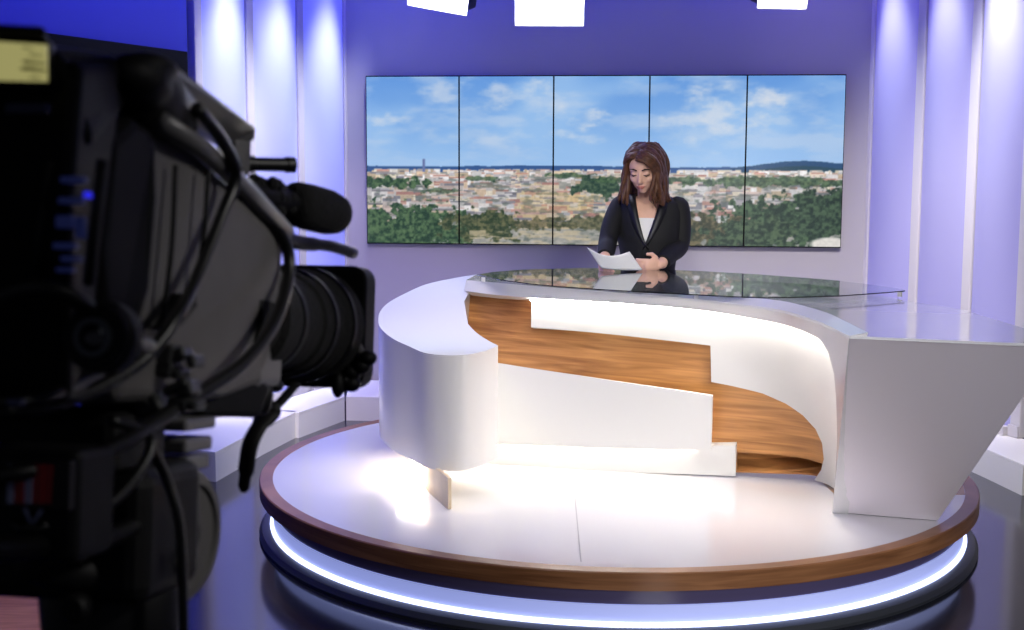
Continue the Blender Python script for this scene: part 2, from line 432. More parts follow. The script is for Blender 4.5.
# ------------------------------------------------------------------ round stage
PC = Vector((.4128, 5.1576, 0)); PR = 1.422; PZ = .222
st = thing('round_stage', (PC.x, PC.y, 0), 'round white stage with wooden rim and glowing light band under it', 'stage')
def disc(name, prof, m, parent=st, n=160, close=False, smooth=True):
    bm = new(); add_lathe(bm, [(z, r) for r, z in prof], PC, (0, 0, 1), n, close)
    return link(name, bm, m, parent, smooth=smooth, autos=.5)
disc('deck', [(PR-.052, .17), (PR-.052, .22)], M['deck'])
disc('wood_rim', [(PR-.052, .1655), (PR, .1655), (PR, PZ-.004), (PR-.004, PZ), (PR-.052, PZ)], M['rim'], close=True)
disc('drum', [(PR-.058, .036), (PR-.058, .165)], M['drum'])
disc('glow_band', [(PR-.0575, .049), (PR-.052, .049), (PR-.052, .104), (PR-.0575, .104)], M['band'], close=True)
disc('light_tube', [(PR-.054, .036), (PR-.040, .036), (PR-.038, .043), (PR-.042, .048), (PR-.054, .05)], M['led_cool'], close=True)
disc('base_ring', [(PR-.2, .0), (PR+.0, .0), (PR+.004, .012), (PR-.008, .028), (PR-.03, .0355), (PR-.2, .0355)], M['dark_metal'], close=True)
bm = new()
th0 = [math.atan2(4.70-PC.y, math.sqrt((PR-.053)**2-(4.70-PC.y)**2))]
poly = []
for k in range(13):
    a = th0[0]+(0.55-th0[0])*k/12
    poly.append((PC.x+(PR-.053)*math.cos(a), PC.y+(PR-.053)*math.sin(a)))
poly.append((PC.x+.8, poly[-1][1])); poly.append((PC.x+.8, 4.70))
add_prism(bm, poly, .2195, .2215); o = link('wood_inlay', bm, M['insert'], st)
bm = new()
def seam(a, b, w=.0022):
    a = onz(*a, .22); b = onz(*b, .22); d = (b-a).normalized(); n = Vector((-d.y, d.x, 0))*w
    add_prism(bm, [a-n, b-n, b+n, a+n], .2196, .2204)
seam((573, 477), (581, 562))
link('deck_seam', bm, M['seam'], st)

# ------------------------------------------------------------------ news desk
TC = [(-.202, 5.596), (.079, 5.332), (.352, 5.1), (.569, 4.903), (.704, 4.773), (.826, 4.614), (.93, 4.416), (.978, 4.145), (.987, 3.943), (.986, 3.712)]
BC = [(-.33, 5.22), (-.03, 5.13), (.30, 5.045), (.58, 4.98), (.79, 4.935), (1.0, 4.88), (1.15, 4.82), (1.19, 4.70), (1.165, 4.56), (1.139, 4.439)]
TC = [Vector((*p, .945)) for p in TC]; BC = [Vector((*p, .22)) for p in BC]
def cr(P, s):
    n = len(P)-1; i = int(min(max(math.floor(s), 0), n-1)); u = s-i
    p0 = P[i-1] if i > 0 else 2*P[0]-P[1]; p1 = P[i]; p2 = P[i+1]; p3 = P[i+2] if i+2 <= n else 2*P[n]-P[n-1]
    return .5*(2*p1+(p2-p0)*u+(2*p0-5*p1+4*p2-p3)*u*u+(3*p1-p0-3*p2+p3)*u**3)
def fs(s, t, o=0.):
    """point of the leaning desk front: s along it, t up it, o out of it"""
    raw = lambda s: cr(BC, s)*(1-t)+cr(TC, s)*t
    ds = raw(s+1e-3)-raw(s-1e-3); dt = cr(TC, s)-cr(BC, s)
    return raw(s)+o*ds.cross(dt).normalized()
def sheet(bm, poly, o, th=.03, step=.22):
    """a panel of the desk front bounded by poly in (s, t), its face at offset o"""
    dense = []
    n = len(poly)
    for i in range(n):
        a, b = poly[i], poly[(i+1) % n]
        k = max(1, int(abs(b[0]-a[0])/step+abs(b[1]-a[1])/.12))
        for j in range(k): dense.append((a[0]+(b[0]-a[0])*j/k, a[1]+(b[1]-a[1])*j/k))
    pts = [Vector(p) for p in dense]; nb = len(pts)
    s0 = min(p[0] for p in poly); s1 = max(p[0] for p in poly)
    def inside(x, y):
        r = False; j = n-1
        for i in range(n):
            if (poly[i][1] > y) != (poly[j][1] > y) and x < (poly[j][0]-poly[i][0])*(y-poly[i][1])/(poly[j][1]-poly[i][1])+poly[i][0]: r = not r
            j = i
        return r
    s = s0+step*.37
    while s < s1:
        for t in [k*.0831+.013 for k in range(13)]:
            if inside(s, t) and min((Vector((s, t*2))-Vector((p[0], p[1]*2))).length for p in pts[:nb]) > .06: pts.append(Vector((s, t)))
        s += step
    vv, ee, ff, *_ = delaunay_2d_cdt(pts, [(i, (i+1) % nb) for i in range(nb)], [], 1, 1e-5)
    up0 = lambda p: Vector((p.x, p.y, max(p.z, .2204)))
    F = [bm.verts.new(up0(fs(p[0], p[1], o))) for p in vv]; Bk = [bm.verts.new(up0(fs(p[0], p[1], o-th))) for p in vv]
    cnt = {}
    for f in ff:
        bm.faces.new([F[i] for i in f]); bm.faces.new([Bk[i] for i in f][::-1])
        for k in range(len(f)):
            e = (f[k], f[(k+1) % len(f)]); cnt[tuple(sorted(e))] = cnt.get(tuple(sorted(e)), [])+[e]
    for k, l in cnt.items():
        if len(l) == 1:
            a, b = l[0]; bm.faces.new((F[a], Bk[a], Bk[b], F[b]))
desk = thing('news_desk', (.55, 5.0, .222), 'big curved white news desk with wooden front band on the round stage', 'desk')
def dpart(name, bm, m, **k): return link(name, bm, m, desk, **k)
strip_lo = [(0.0, .938), (.411, .931), (1.012, .931), (2.165, .941), (3.004, .943), (4.227, .941), (4.709, .937), (5.771, .926), (6.616, .921), (7.26, .912), (7.852, .868), (8.262, .776), (8.462, .666), (8.782, .445), (9.0, .225), (9.02, .0)]
bm = new(); sheet(bm, [(0.0, 1.0)]+strip_lo+[(9.06, 0.), (9.04, .3), (9.0, 1.0)], 0., .055); dpart('edge_frame', bm, M['white'], smooth=True, autos=.5)
bm = new(); sheet(bm, [(-.14, .95), (-.14, .0), (4.42, .0), (4.42, .118), (5.3, .112), (6.1, .09), (6.5, .06), (6.5, .95)], -.06, .02); dpart('wood_front', bm, M['wood'], smooth=True, autos=.5)
up = [(.953, .955), (1.018, .776), (1.561, .773), (2.28, .763), (3.026, .750), (4.06, .736), (4.042, .534), (4.423, .521), (5.091, .491), (5.564, .447), (5.938, .393), (6.245, .332), (6.416, .26), (6.401, .161), (6.236, .08), (5.992, .0), (9.0, .0), (9.0, .3), (8.98, .955)]
bm = new(); sheet(bm, up, -.035, .022); dpart('upper_panel', bm, M['panel_white'], smooth=True, autos=.5)
low = [(.15, .569), (.697, .556), (1.419, .538), (2.24, .515), (3.024, .497), (4.114, .477), (4.017, .168), (2.955, .151), (2.162, .137), (1.408, .125), (.15, .105)]
bm = new(); sheet(bm, low, .0, .012); dpart('lower_panel', bm, M['panel_white'], smooth=True, autos=.5)
bm = new(); sheet(bm, [(.15, .112), (1.408, .132), (2.293, .145), (3.2, .160), (4.445, .180), (4.394, .0), (.15, .0)], -.031, .045); dpart('kick_block', bm, M['panel_white'], smooth=True, autos=.5)
bm = new(); sheet(bm, [(4.2, .16), (4.2, .002), (6.6, .002), (6.6, .16)], -.15, .02); dpart('wood_toe', bm, M['wood'], smooth=True, autos=.5)
bm = new(); ss = np.linspace(4.3, 6.35, 16)
add_loft(bm, [fs(q, 0, -.058)+Vector((0, 0, .0006)) for q in ss]+[fs(q, 0, -.15)+Vector((0, 0, .0006)) for q in ss[::-1]], [fs(q, 0, -.058)+Vector((0, 0, .008)) for q in ss]+[fs(q, 0, -.15)+Vector((0, 0, .008)) for q in ss[::-1]])
dpart('toe_shelf', bm, M['wood'])
# led strips
bm = new()
pts = [fs(s, t-.004 if s < 7.5 else t+.0, -.022) for s, t in [(.98, .930)]+strip_lo[3:14]]
add_tube(bm, spline(pts, 5), .0045, 8); dpart('edge_light', bm, M['led_edge'], smooth=True)
bot = lambda q: float(np.interp(q, [.15, 1.408, 2.162, 2.955, 4.017], [.105, .125, .137, .151, .168]))
bm = new(); add_tube(bm, [fs(.2+.1*k, bot(.2+.1*k)+.006, -.0205) for k in range(36)], .0055, 8); dpart('lower_light', bm, M['led_warm'], smooth=True)
# white top
front = [cr(TC, s) for s in np.linspace(0, 9, 73)]
topo = [(p.x, p.y) for p in front]+[(1.525, 3.534), (1.581, 3.924), (1.574, 4.472), (1.468, 4.747), (1.42, 5.1), (1.25, 5.42), (.9, 5.66), (.5, 5.78), (.1, 5.84), (-.164, 5.904)]
bm = new(); add_prism(bm, topo, .937, .945); dpart('desk_top', bm, M['white_top'])
# slanted right end
A = [Vector(p) for p in ((.986, 3.712, .9449), (1.525, 3.534, .9449), (1.581, 3.924, .9449), (1.574, 4.472, .9449), (1.468, 4.747, .9449), (1.12, 4.72, .9449), (1.075, 4.15, .9449))]
Bq = [Vector(p) for p in ((1.139, 4.439, .222), (1.478, 4.327, .222), (1.50, 4.5, .222), (1.48, 4.65, .222), (1.43, 4.80, .222), (1.27, 4.86, .222), (1.26, 4.72, .222))]
bm = new(); add_loft(bm, Bq, A); dpart('slanted_end', bm, M['wing'], bevel=.003)
# left arm: a thick curved block whose top ramps up to the desk top
def ztop(Y): d = max(0, Y-4.66); return .757+.2*d*d/(d+.35)
def ontop(x, y):
    lo, hi = 3.5, 6.6
    for k in range(60):
        m = (lo+hi)/2
        if at(x, y, m).z > ztop(m): lo = m
        else: hi = m
    return at(x, y, lo)
outer = [(476.7, 274.4), (454, 278), (425.5, 284.5), (403, 294.5), (388, 303), (380.5, 311), (378.5, 318), (380, 327), (392, 338), (410, 346.7), (430, 353.8), (459, 355.3), (481, 352), (498, 345.5)]
inner = [(490, 341.5), (481, 336), (474, 330.5), (468, 324)]
O3 = [ontop(*p) for p in outer]+[ontop(*p) for p in inner]+[Vector((-.20, 5.45, 0)), Vector((-.17, 5.65, 0))]
P2 = []
sp = spline([Vector((p.x, p.y, 0)) for p in O3[:14]], 5)
P2 = [(p.x, p.y) for p in sp]+[(p.x, p.y) for p in spline([Vector((p.x, p.y, 0)) for p in O3[13:18]], 4)[1:]]+[(-.205, 5.45), (-.175, 5.70)]
pts = [Vector(p) for p in P2]; nb = len(pts)
for yy in np.arange(4.7, 5.9, .08):
    for xx in np.arange(-.6, 0, .08):
        r = False; j = nb-1
        for i in range(nb):
            if (P2[i][1] > yy) != (P2[j][1] > yy) and xx < (P2[j][0]-P2[i][0])*(yy-P2[i][1])/(P2[j][1]-P2[i][1])+P2[i][0]: r = not r
            j = i
        if r and min((Vector((xx, yy))-p).length for p in pts[:nb]) > .02: pts.append(Vector((xx, yy)))
vv, ee, ff, *_ = delaunay_2d_cdt(pts, [(i, (i+1) % nb) for i in range(nb)], [], 1, 1e-5)
bm = new()
zb = lambda Y: .33+.07*max(0, Y-4.8)
Fv = [bm.verts.new((p.x, p.y, ztop(p.y))) for p in vv]; Bv = [bm.verts.new((p.x, p.y, zb(p.y))) for p in vv]
cnt = {}
for f in ff:
    bm.faces.new([Fv[i] for i in f]); bm.faces.new([Bv[i] for i in f][::-1])
    for k in range(len(f)):
        e = (f[k], f[(k+1) % len(f)]); cnt[tuple(sorted(e))] = cnt.get(tuple(sorted(e)), [])+[e]
for k, l in cnt.items():
    if len(l) == 1: a, b = l[0]; bm.faces.new((Fv[a], Bv[a], Bv[b], Fv[b]))
dpart('ramped_arm', bm, M['white'], smooth=True, autos=.6)
bm = new()
cv = spline([Vector((-.385, 5.45, 0)), Vector((-.374, 5.135, 0)), Vector((-.33, 4.78, 0)), Vector((-.225, 4.455, 0))], 6)
L1 = []; L2 = []
for i, p in enumerate(cv):
    d = (cv[min(i+1, len(cv)-1)]-cv[max(i-1, 0)]).normalized(); n = Vector((-d.y, d.x, 0)); L1.append(p-n*.0); L2.append(p+n*.012)
add_prism(bm, L1+L2[::-1], .222, .335); dpart('arm_support', bm, M['cream'], smooth=True, autos=.5)
bm = new(); add_tube(bm, spline([Vector((-.50, 5.35, .345)), Vector((-.43, 5.1, .335)), Vector((-.39, 4.85, .322)), Vector((-.34, 4.72, .322))], 4), .007, 8); dpart('arm_light', bm, M['led_warm'], smooth=True)
# glass top
gp = [(478, 274.5), (500, 279.5), (530, 283.5), (560, 286.3), (600, 289), (640, 291.3), (690, 294), (740, 296.5), (790, 297), (840, 295.5), (875, 293), (905, 290.5), (903, 289), (870, 284.5), (838, 280.5), (800, 277.5), (760, 274.5), (700, 271), (640, 268.6), (580, 268), (520, 269.6), (492, 272)]
G = [onz(*p, .97) for p in gp]
bm = new(); add_prism(bm, [(p.x, p.y) for p in G], .966, .970); gl = dpart('glass_top', bm, M['glass'])
for p in [(904, 290.3), (486, 276), (700, 292.5)]:
    q = onz(*p, .97)+Vector((-.012, .012, 0)); bm = new(); add_lathe(bm, [(0, .009), (.0185, .009)], (q.x, q.y, .9445), (0, 0, 1), 16); link('standoff', bm, M['white'], gl, smooth=True, autos=.5)

# ------------------------------------------------------------------ presenter on a chair
PXc, PYc = .645, 6.13
ch = thing('office_chair', (PXc, PYc+.05, .222), 'dark office chair under the seated woman behind the desk', 'chair')
bm = new(); add_box(bm, (PXc, PYc+.03, .60), (.20, .17, .035)); link('seat', bm, M['chair'], ch, bevel=.02, seg=3)
bm = new(); add_lathe(bm, [(.255, .03), (.27, .03), (.27, .022), (.57, .022)], (PXc, PYc+.03, 0), (0, 0, 1), 16); link('gas_column', bm, M['black2'], ch, smooth=True, autos=.5)
bm = new(); add_lathe(bm, [(0, .17), (.012, .17), (.034, .05)], (PXc, PYc+.03, .222), (0, 0, 1), 32); link('base', bm, M['black2'], ch, smooth=True, autos=.5)
bm = new(); add_box(bm, (PXc, PYc+.205, .86), (.13, .015, .11)); add_box(bm, (PXc, PYc+.21, .69), (.02, .01, .12)); link('backrest', bm, M['chair'], ch, bevel=.012)

per = thing('person', (PXc, PYc, .222), 'woman in black blazer reading papers behind the glass desk top', 'person')
HC = at(643.5, 167.5, 6.0)
fh = Vector((-.30, -.86, -.42)).normalized(); rh = Vector((fh.y, -fh.x, 0)).normalized()*-1
uh = rh.cross(fh).normalized()
if uh.z < 0: uh = -uh
RH = Matrix((rh, fh, uh)).transposed()
def hp(r, f, u): return HC+rh*r+fh*f+uh*u
bm = new()
add_ell(bm, hp(0, -.010, .012), (.069, .086, .080), RH, 28, 20)
add_ell(bm, hp(0, .022, -.030), (.055, .060, .078), RH, 28, 20)
add_ell(bm, hp(0, .048, -.085), (.024, .026, .022), RH)
for s in (-1, 1):
    add_ell(bm, hp(s*.034, .048, -.028), (.022, .026, .026), RH)
    add_ell(bm, hp(s*.03, .066, .0), (.014, .012, .010), RH)
    add_ell(bm, hp(s*.07, -.01, -.012), (.008, .016, .026), RH)
add_tube(bm, [hp(0, .076, .008), hp(0, .085, -.012), hp(0, .095, -.032)], [.008, .008, .010], 10)
add_ell(bm, hp(0, .088, -.036), (.014, .012, .008), RH)
add_ell(bm, hp(0, .076, -.06), (.021, .011, .011), RH)
TW = Vector((.655, 6.13, 0))           # torso axis
tf = Vector((-.22, -.975, 0)).normalized(); tr = Vector((.975, -.22, 0)).normalized()
def tp(r, f, z): return TW+tr*r+tf*f+Vector((0, 0, z))
nb0 = tp(-.005, .0, 1.262)
add_tube(bm, [nb0-Vector((0, 0, .05)), nb0, (nb0+hp(0, -.03, -.05))/2, hp(0, -.03, -.03)], [.062, .052, .046, .048], 18)
def rings(bm, data, n=32, gap=None, grow=0.):
    R = []
    for z, rx, ry, cf in data:
        R.append([bm.verts.new(tp(math.cos(2*PI*j/n)*(rx+grow), cf+math.sin(2*PI*j/n)*(ry+grow), z)) for j in range(n)])
    for a, b in zip(R[:-1], R[1:]):
        for j in range(n): bm.faces.new((a[j], a[(j+1) % n], b[(j+1) % n], b[j]))
    bm.faces.new(R[0][::-1]); bm.faces.new(R[-1])
TOR = [(.67, .15, .10, 0), (.72, .155, .10, 0), (.82, .128, .090, 0), (.90, .108, .083, .0), (.98, .112, .086, .008), (1.06, .126, .097, .018), (1.13, .140, .099, .02), (1.20, .146, .086, .008), (1.25, .146, .072, 0), (1.283, .112, .058, -.005), (1.305, .062, .05, -.008)]
rings(bm, TOR)
SL, SR = tp(-.140, -.0, 1.256), tp(.138, -.0, 1.254)         # shoulders
EL, ER = at(608.5, 242, 6.03), at(678.5, 245, 6.08)
WL, WR = at(604.5, 258, 5.86), at(661, 264, 5.90)
def limb(bm, P, R, n=14): add_tube(bm, spline(P, 5), [r for r in np.interp(np.linspace(0, len(P)-1, 5*(len(P)-1)+1), range(len(P)), R)], n)
limb(bm, [SL, (SL+EL)/2+Vector((-.012, 0, 0)), EL, (EL+WL)/2, WL], [.040, .038, .034, .031, .024])
limb(bm, [SR, (SR+ER)/2+Vector((.012, 0, 0)), ER, (ER+WR)/2, WR], [.040, .038, .034, .031, .024])
def hand(bm, W, palm_dir, side_dir, nrm, curl):
    """palm from the wrist W along palm_dir; side_dir points to the thumb side; fingers bend towards nrm"""
    d = palm_dir.normalized(); s = (side_dir-d*side_dir.dot(d)).normalized(); nn = d.cross(s); nn = nn if nn.dot(nrm) > 0 else -nn
    K = W+d*.078
    Rm = Matrix((d, s, nn)).transposed()
    add_ell(bm, W+d*.045, (.047, .036, .016), Rm)
    add_tube(bm, [W-d*.02, W+d*.02], [.023, .024], 12)
    for k, (o, L) in enumerate(((.027, .068), (.009, .076), (-.009, .071), (-.026, .056))):
        p0 = K+s*o-d*.012; a = curl*(1+.12*k); pts = [p0]; ang = .15
        for q in (.45, .32, .23):
            ang += a; pts.append(pts[-1]+(d*math.cos(ang)+nn*math.sin(ang))*L*q)
        add_tube(bm, pts, [.0092, .0088, .008, .0065], 10)
    tb = W+d*.022+s*.026
    add_tube(bm, [tb, tb+(d*.6+s*.7+nn*.25).normalized()*.034, tb+(d*.6+s*.7+nn*.25).normalized()*.034+(d*.95+s*.1+nn*.25).normalized()*.03], [.0125, .0105, .008], 10)
hand(bm, WR, Vector((-.82, -.42, -.10)), Vector((-.15, -.25, 1)), Vector((-.5, .6, .1)), .42)
hand(bm, WL, Vector((-.02, -.55, -.36)), Vector((.75, -.2, .55)), Vector((.5, -.1, -.4)), .45)
HPL, HPR = tp(-.085, .0, .735), tp(.085, .0, .735)
for hpnt, s in ((HPL, -1), (HPR, 1)):
    kn = hpnt+Vector((s*.03, -.36, -.01)); kn.z = .70
    an = kn+Vector((0, .03, -.36))
    limb(bm, [hpnt, (hpnt+kn)/2, kn, (kn+an)/2, an], [.085, .075, .055, .05, .035], 16)
    add_tube(bm, [an+Vector((0, .03, -.04)), an+Vector((0, -.06, -.055)), an+Vector((0, -.15, -.065))], [.032, .034, .022], 12)
body = link('body', bm, M['skin'], per); bake(body, .0048, 4)
# facial details
bm = new(); add_tube(bm, [hp(-.019, .080, -.060), hp(-.008, .0855, -.058), hp(0, .0858, -.0592), hp(.008, .0855, -.058), hp(.019, .080, -.060)], [.0015, .004, .004, .004, .0015], 8)
add_tube(bm, [hp(-.016, .080, -.065), hp(0, .085, -.067), hp(.016, .080, -.065)], [.0015, .005, .0015], 8); link('lips', bm, M['lips'], per, smooth=True)
for s in (-1, 1):
    bm = new(); add_tube(bm, [hp(s*.012, .082, .021), hp(s*.028, .080, .027), hp(s*.048, .066, .020)], [.0025, .0032, .0015], 8); link('eyebrow', bm, M['brow'], per, smooth=True)
    bm = new(); add_tube(bm, [hp(s*.016, .0755, -.004), hp(s*.030, .079, -.0075), hp(s*.045, .070, -.004)], [.0015, .0026, .0015], 8); link('eyelashes', bm, M['brow'], per, smooth=True)
# hair
bm = new()
add_ell(bm, hp(0, -.026, .022), (.080, .088, .084), RH, 28, 20)
def locks(start, mid, end_a, end_b, n, r0=.013):
    for k in range(n):
        u = (k+.5)/n; j = lambda a: Vector((random.uniform(-a, a), random.uniform(-a, a), random.uniform(-a, a)))
        S0 = start[0].lerp(start[1], u)+j(.004); Mq = [m[0].lerp(m[1], u)+j(.006) for m in mid]
        E = end_a.lerp(end_b, u)+j(.010); Q = Mq[-1].lerp(E, .55)+j(.010)
        P = spline([S0]+Mq+[Q, E], 5)
        ph = random.uniform(0, 6.3); P = [p+Vector((math.sin(ph+i*.55), math.cos(ph+i*.5), 0))*.006*min(1, max(0, i-6)/6) for i, p in enumerate(P)]
        add_tube(bm, P, [r0*(.7+.5*math.sin(PI*min(1, i/len(P)+.15))) for i in range(len(P)-1)]+[.003], 7, .7)
    return
W_ = lambda x, y, Y: at(x, y, Y)
# right-hand side of the picture: thick side swept over the cheek
locks((hp(-.012, .055, .082), hp(0, -.06, .096)), [(hp(.040, .066, .066), hp(.074, -.03, .06)), (hp(.066, .048, .005), hp(.092, -.04, -.02))], W_(656, 206, 5.97), W_(671, 200, 6.08), 22)
locks((hp(-.01, .07, .074), hp(0, .02, .096)), [(hp(.034, .076, .060), hp(.06, .05, .07)), (hp(.060, .056, .010), hp(.078, .03, .0))], W_(653, 201, 5.95), W_(664, 205, 5.98), 14)
# left-hand side
locks((hp(-.016, .058, .082), hp(-.01, -.06, .095)), [(hp(-.060, .040, .064), hp(-.072, -.03, .06)), (hp(-.078, .016, .0), hp(-.092, -.04, -.02))], W_(626, 204, 5.99), W_(618, 200, 6.09), 18, .012)
locks((hp(-.006, .050, .084), hp(-.004, -.06, .094)), [(hp(-.034, .052, .080), hp(-.040, -.06, .090)), (hp(-.066, .026, .046), hp(-.076, -.06, .040))], W_(624, 196, 6.03), W_(622, 198, 6.12), 14, .014)
locks((hp(-.006, .050, .084), hp(-.004, -.06, .094)), [(hp(.034, .048, .080), hp(.040, -.06, .090)), (hp(.066, .022, .046), hp(.076, -.06, .040))], W_(664, 196, 6.03), W_(666, 198, 6.12), 12, .014)
# back
locks((hp(-.05, -.09, .08), hp(.05, -.09, .08)), [(hp(-.08, -.115, 0), hp(.08, -.115, 0)), (hp(-.085, -.10, -.07), hp(.085, -.10, -.07))], W_(628, 204, 6.16), W_(664, 204, 6.17), 16, .018)
link('hair', bm, M['hair'], per, smooth=True)
# white top under the blazer
bm = new(); TOP = [r for r in TOR if .8 <= r[0] <= 1.13]+[(1.175, .146, .092, .013), (1.204, .148, .085, .007)]
rings(bm, TOP, grow=.004); o = link('white_top', bm, M['blouse'], per, smooth=True, autos=.9)
bm = new(); 
# trousers
for hpnt, s in ((HPL, -1), (HPR, 1)):
    kn = hpnt+Vector((s*.03, -.36, -.01)); kn.z = .70; an = kn+Vector((0, .03, -.34))
    limb(bm, [hpnt, (hpnt+kn)/2, kn, (kn+an)/2, an], [.092, .082, .063, .058, .052], 16)
rings(bm, [(.66, .155, .105, 0), (.72, .162, .107, 0), (.82, .140, .097, 0)])
link('trousers', bm, M['trouser'], per, smooth=True, autos=.9)
# blazer
bm = new(); n = 44
BLZ = [(.80, .150, .105, 0), (.88, .124, .096, .0), (.96, .119, .096, .008), (1.04, .130, .106, .016), (1.11, .144, .111, .02), (1.18, .155, .102, .012), (1.235, .160, .090, .004), (1.270, .154, .076, 0), (1.286, .124, .069, -.004), (1.300, .090, .063, -.008), (1.314, .066, .059, -.012)]
dense = []
for (a, b) in zip(BLZ[:-1], BLZ[1:]):
    for k in range(3): dense.append(tuple(a[i]+(b[i]-a[i])*k/3 for i in range(4)))
dense.append(BLZ[-1]); BLZ = dense
VA, VT = 1.06, 1.305
def gapw(z): return -.012 if z < VA else -.012+(.078)*((z-VA)/(VT-VA))**.75
Rg = []
for z, rx, ry, cf in BLZ:
    g = math.asin(max(-.9, min(.9, gapw(z)/rx))); row = []
    for j in range(n+1):
        a = PI/2+g+(2*PI-2*g)*j/n
        lift = .004 if j < 3 else 0
        row.append(bm.verts.new(tp(math.cos(a)*(rx+.004), cf+math.sin(a)*(ry+.004+lift), z)))
    Rg.append(row)
for a, b in zip(Rg[:-1], Rg[1:]):
    for j in range(n): bm.faces.new((a[j], a[j+1], b[j+1], b[j]))
limb(bm, [SL+Vector((.03, 0, .005)), SL, (SL+EL)/2+Vector((-.012, 0, 0)), EL+Vector((-.004, 0, -.004)), (EL+WL)/2, WL+(EL-WL)*.12], [.03, .046, .043, .040, .038, .033], 20)
limb(bm, [SR+Vector((-.03, 0, .005)), SR, (SR+ER)/2+Vector((.012, 0, 0)), ER+Vector((.004, 0, -.004)), (ER+WR)/2, WR+(ER-WR)*.12], [.03, .046, .043, .041, .039, .033], 20)
o = link('blazer', bm, M['blazer'], per, smooth=True, autos=1.2)
so = o.modifiers.new('sol', 'SOLIDIFY'); so.thickness = .004; so.offset = 1
for s in (-1, 1):
    bm = new(); row = []
    zs = np.linspace(VA+.0, 1.311, 12)
    for z in zs:
        rx = np.interp(z, [q[0] for q in BLZ], [q[1] for q in BLZ]); ry = np.interp(z, [q[0] for q in BLZ], [q[2] for q in BLZ]); cf = np.interp(z, [q[0] for q in BLZ], [q[3] for q in BLZ])
        w = .006+.036*math.sin(PI*min(1, (z-VA)/(1.27-VA))*.62) if z < 1.27 else .034
        g0 = gapw(z)-.004; r = []
        for x in (g0, g0+w*.5, g0+w):
            xx = max(-.9, min(.9, x/rx)); a = math.asin(xx)
            r.append(bm.verts.new(tp(s*x, cf+math.cos(a)*(ry+.013), z)))
        row.append(r)
    for a, b in zip(row[:-1], row[1:]):
        for j in range(2): bm.faces.new((a[j], a[j+1], b[j+1], b[j]))
    lo = link('lapel', bm, M['lapel'], o, smooth=True); sm_ = lo.modifiers.new('sol', 'SOLIDIFY'); sm_.thickness = .004
bm = new(); add_lathe(bm, [(0, .008), (.004, .007)], tp(-.004, .016+.112, 1.045), tf, 14); link('button', bm, M['lapel'], o, smooth=True)

# papers in her hands
bm = new(); nu, nv = 14, 8; g = []
C00, C10, C01, C11 = at(601, 268, 5.745), at(642.5, 270, 5.79), at(587, 248, 5.70), at(629.5, 251.5, 5.74)
for i in range(nu+1):
    u = i/nu; r = []
    for j in range(nv+1):
        v = j/nv; p = (C00*(1-u)+C10*u)*(1-v)+(C01*(1-u)+C11*u)*v
        p = p+Vector((0, -.01*math.sin(PI*u), -.026*math.sin(PI*u)*(.15+.85*v)+.012*max(0, .3-u)*v))
        r.append(bm.verts.new(p))
    g.append(r)
for i in range(nu):
    for j in range(nv): bm.faces.new((g[i][j], g[i+1][j], g[i+1][j+1], g[i][j+1]))
o = prop(link('paper_sheets', bm, M['paper'], smooth=True), 'white paper sheets held in the woman\'s hands above the glass', 'paper')
s_ = o.modifiers.new('sol', 'SOLIDIFY'); s_.thickness = .0015

# ------------------------------------------------------------------ studio lights under the ceiling
def studio_light(c, yaw, label, w=.12, roll=0.):
    c = Vector(c); aim = Vector((math.sin(yaw), -math.cos(yaw), -.25)).normalized()
    t = thing('studio_light', c, label, 'studio light', 'studio lights under the ceiling')
    r = aim.cross(Vector((0, 0, 1))).normalized(); u = r.cross(aim); r, u = r*math.cos(roll)-u*math.sin(roll), r*math.sin(roll)+u*math.cos(roll); Rm = Matrix((r, aim, u)).transposed()
    bm = new(); add_box(bm, c-aim*.09, (w*.95, .085, w*.75), Rm); link('housing', bm, M['black2'], t, bevel=.012)
    bm = new(); add_box(bm, c, (w*.95, .006, w*.75), Rm); link('diffuser', bm, M['lamp'], t)
    for a, b, s in ((r, u, 1), (r, u, -1), (u, r, 1), (u, r, -1)):
        hw = w*(.95 if a is r else .75); ww = w*(.75 if a is r else .95)
        p0 = c+a*s*hw; p1 = p0+(aim*.9+a*s*.45).normalized()*.03
        th = a*s*.003; bm = new()
        add_loft(bm, [p0-b*ww, p0+b*ww, p0+b*ww+th, p0-b*ww+th], [p1-b*ww*1.1, p1+b*ww*1.1, p1+b*ww*1.1+th, p1-b*ww*1.1+th]); link('barn_door', bm, M['door_white'], t)
    bm = new(); h = c-aim*.09
    add_tube(bm, [h-r*w*1.0, h-r*w*1.1, h-r*w*1.1+Vector((0, 0, .16)), h+Vector((0, 0, .2)), h+r*w*1.1+Vector((0, 0, .16)), h+r*w*1.1, h+r*w*1.0], .008, 8)
    link('yoke', bm, M['black2'], t)
    bm = new(); add_tube(bm, [h+Vector((0, 0, .195)), Vector((h.x, h.y, HT))], .014, 10); link('hanger', bm, M['black2'], t, smooth=True)
def sl(x, y, Y): return at(x, y, Y)
studio_light(sl(441, -16, 7.0), -.3, 'studio lamp above the left part of the video wall, tilted', .165, -.2)
studio_light(sl(549.5, -3, 7.0), .0, 'largest bright studio lamp above the middle of the video wall', .18)
studio_light(sl(782.5, -13, 7.0), .1, 'studio lamp just peeking in above the right part of the video wall', .13)

# ------------------------------------------------------------------ wooden dais, far left
t = thing('wooden_dais', (-1.75, 3.9, 0), 'brown wooden platform corner on the floor behind the tripod', 'platform')
bm = new(); add_prism(bm, [(-2.2, 3.0), (-1.33, 3.15), (-1.42, 4.25), (-2.2, 4.4)], 0, .02); link('riser', bm, M['black2'], t)
bm = new(); add_prism(bm, [(-2.2, 3.0), (-1.33, 3.15), (-1.42, 4.25), (-2.2, 4.4)], .02, .05); link('board_top', bm, M['dais'], t, bevel=.004)

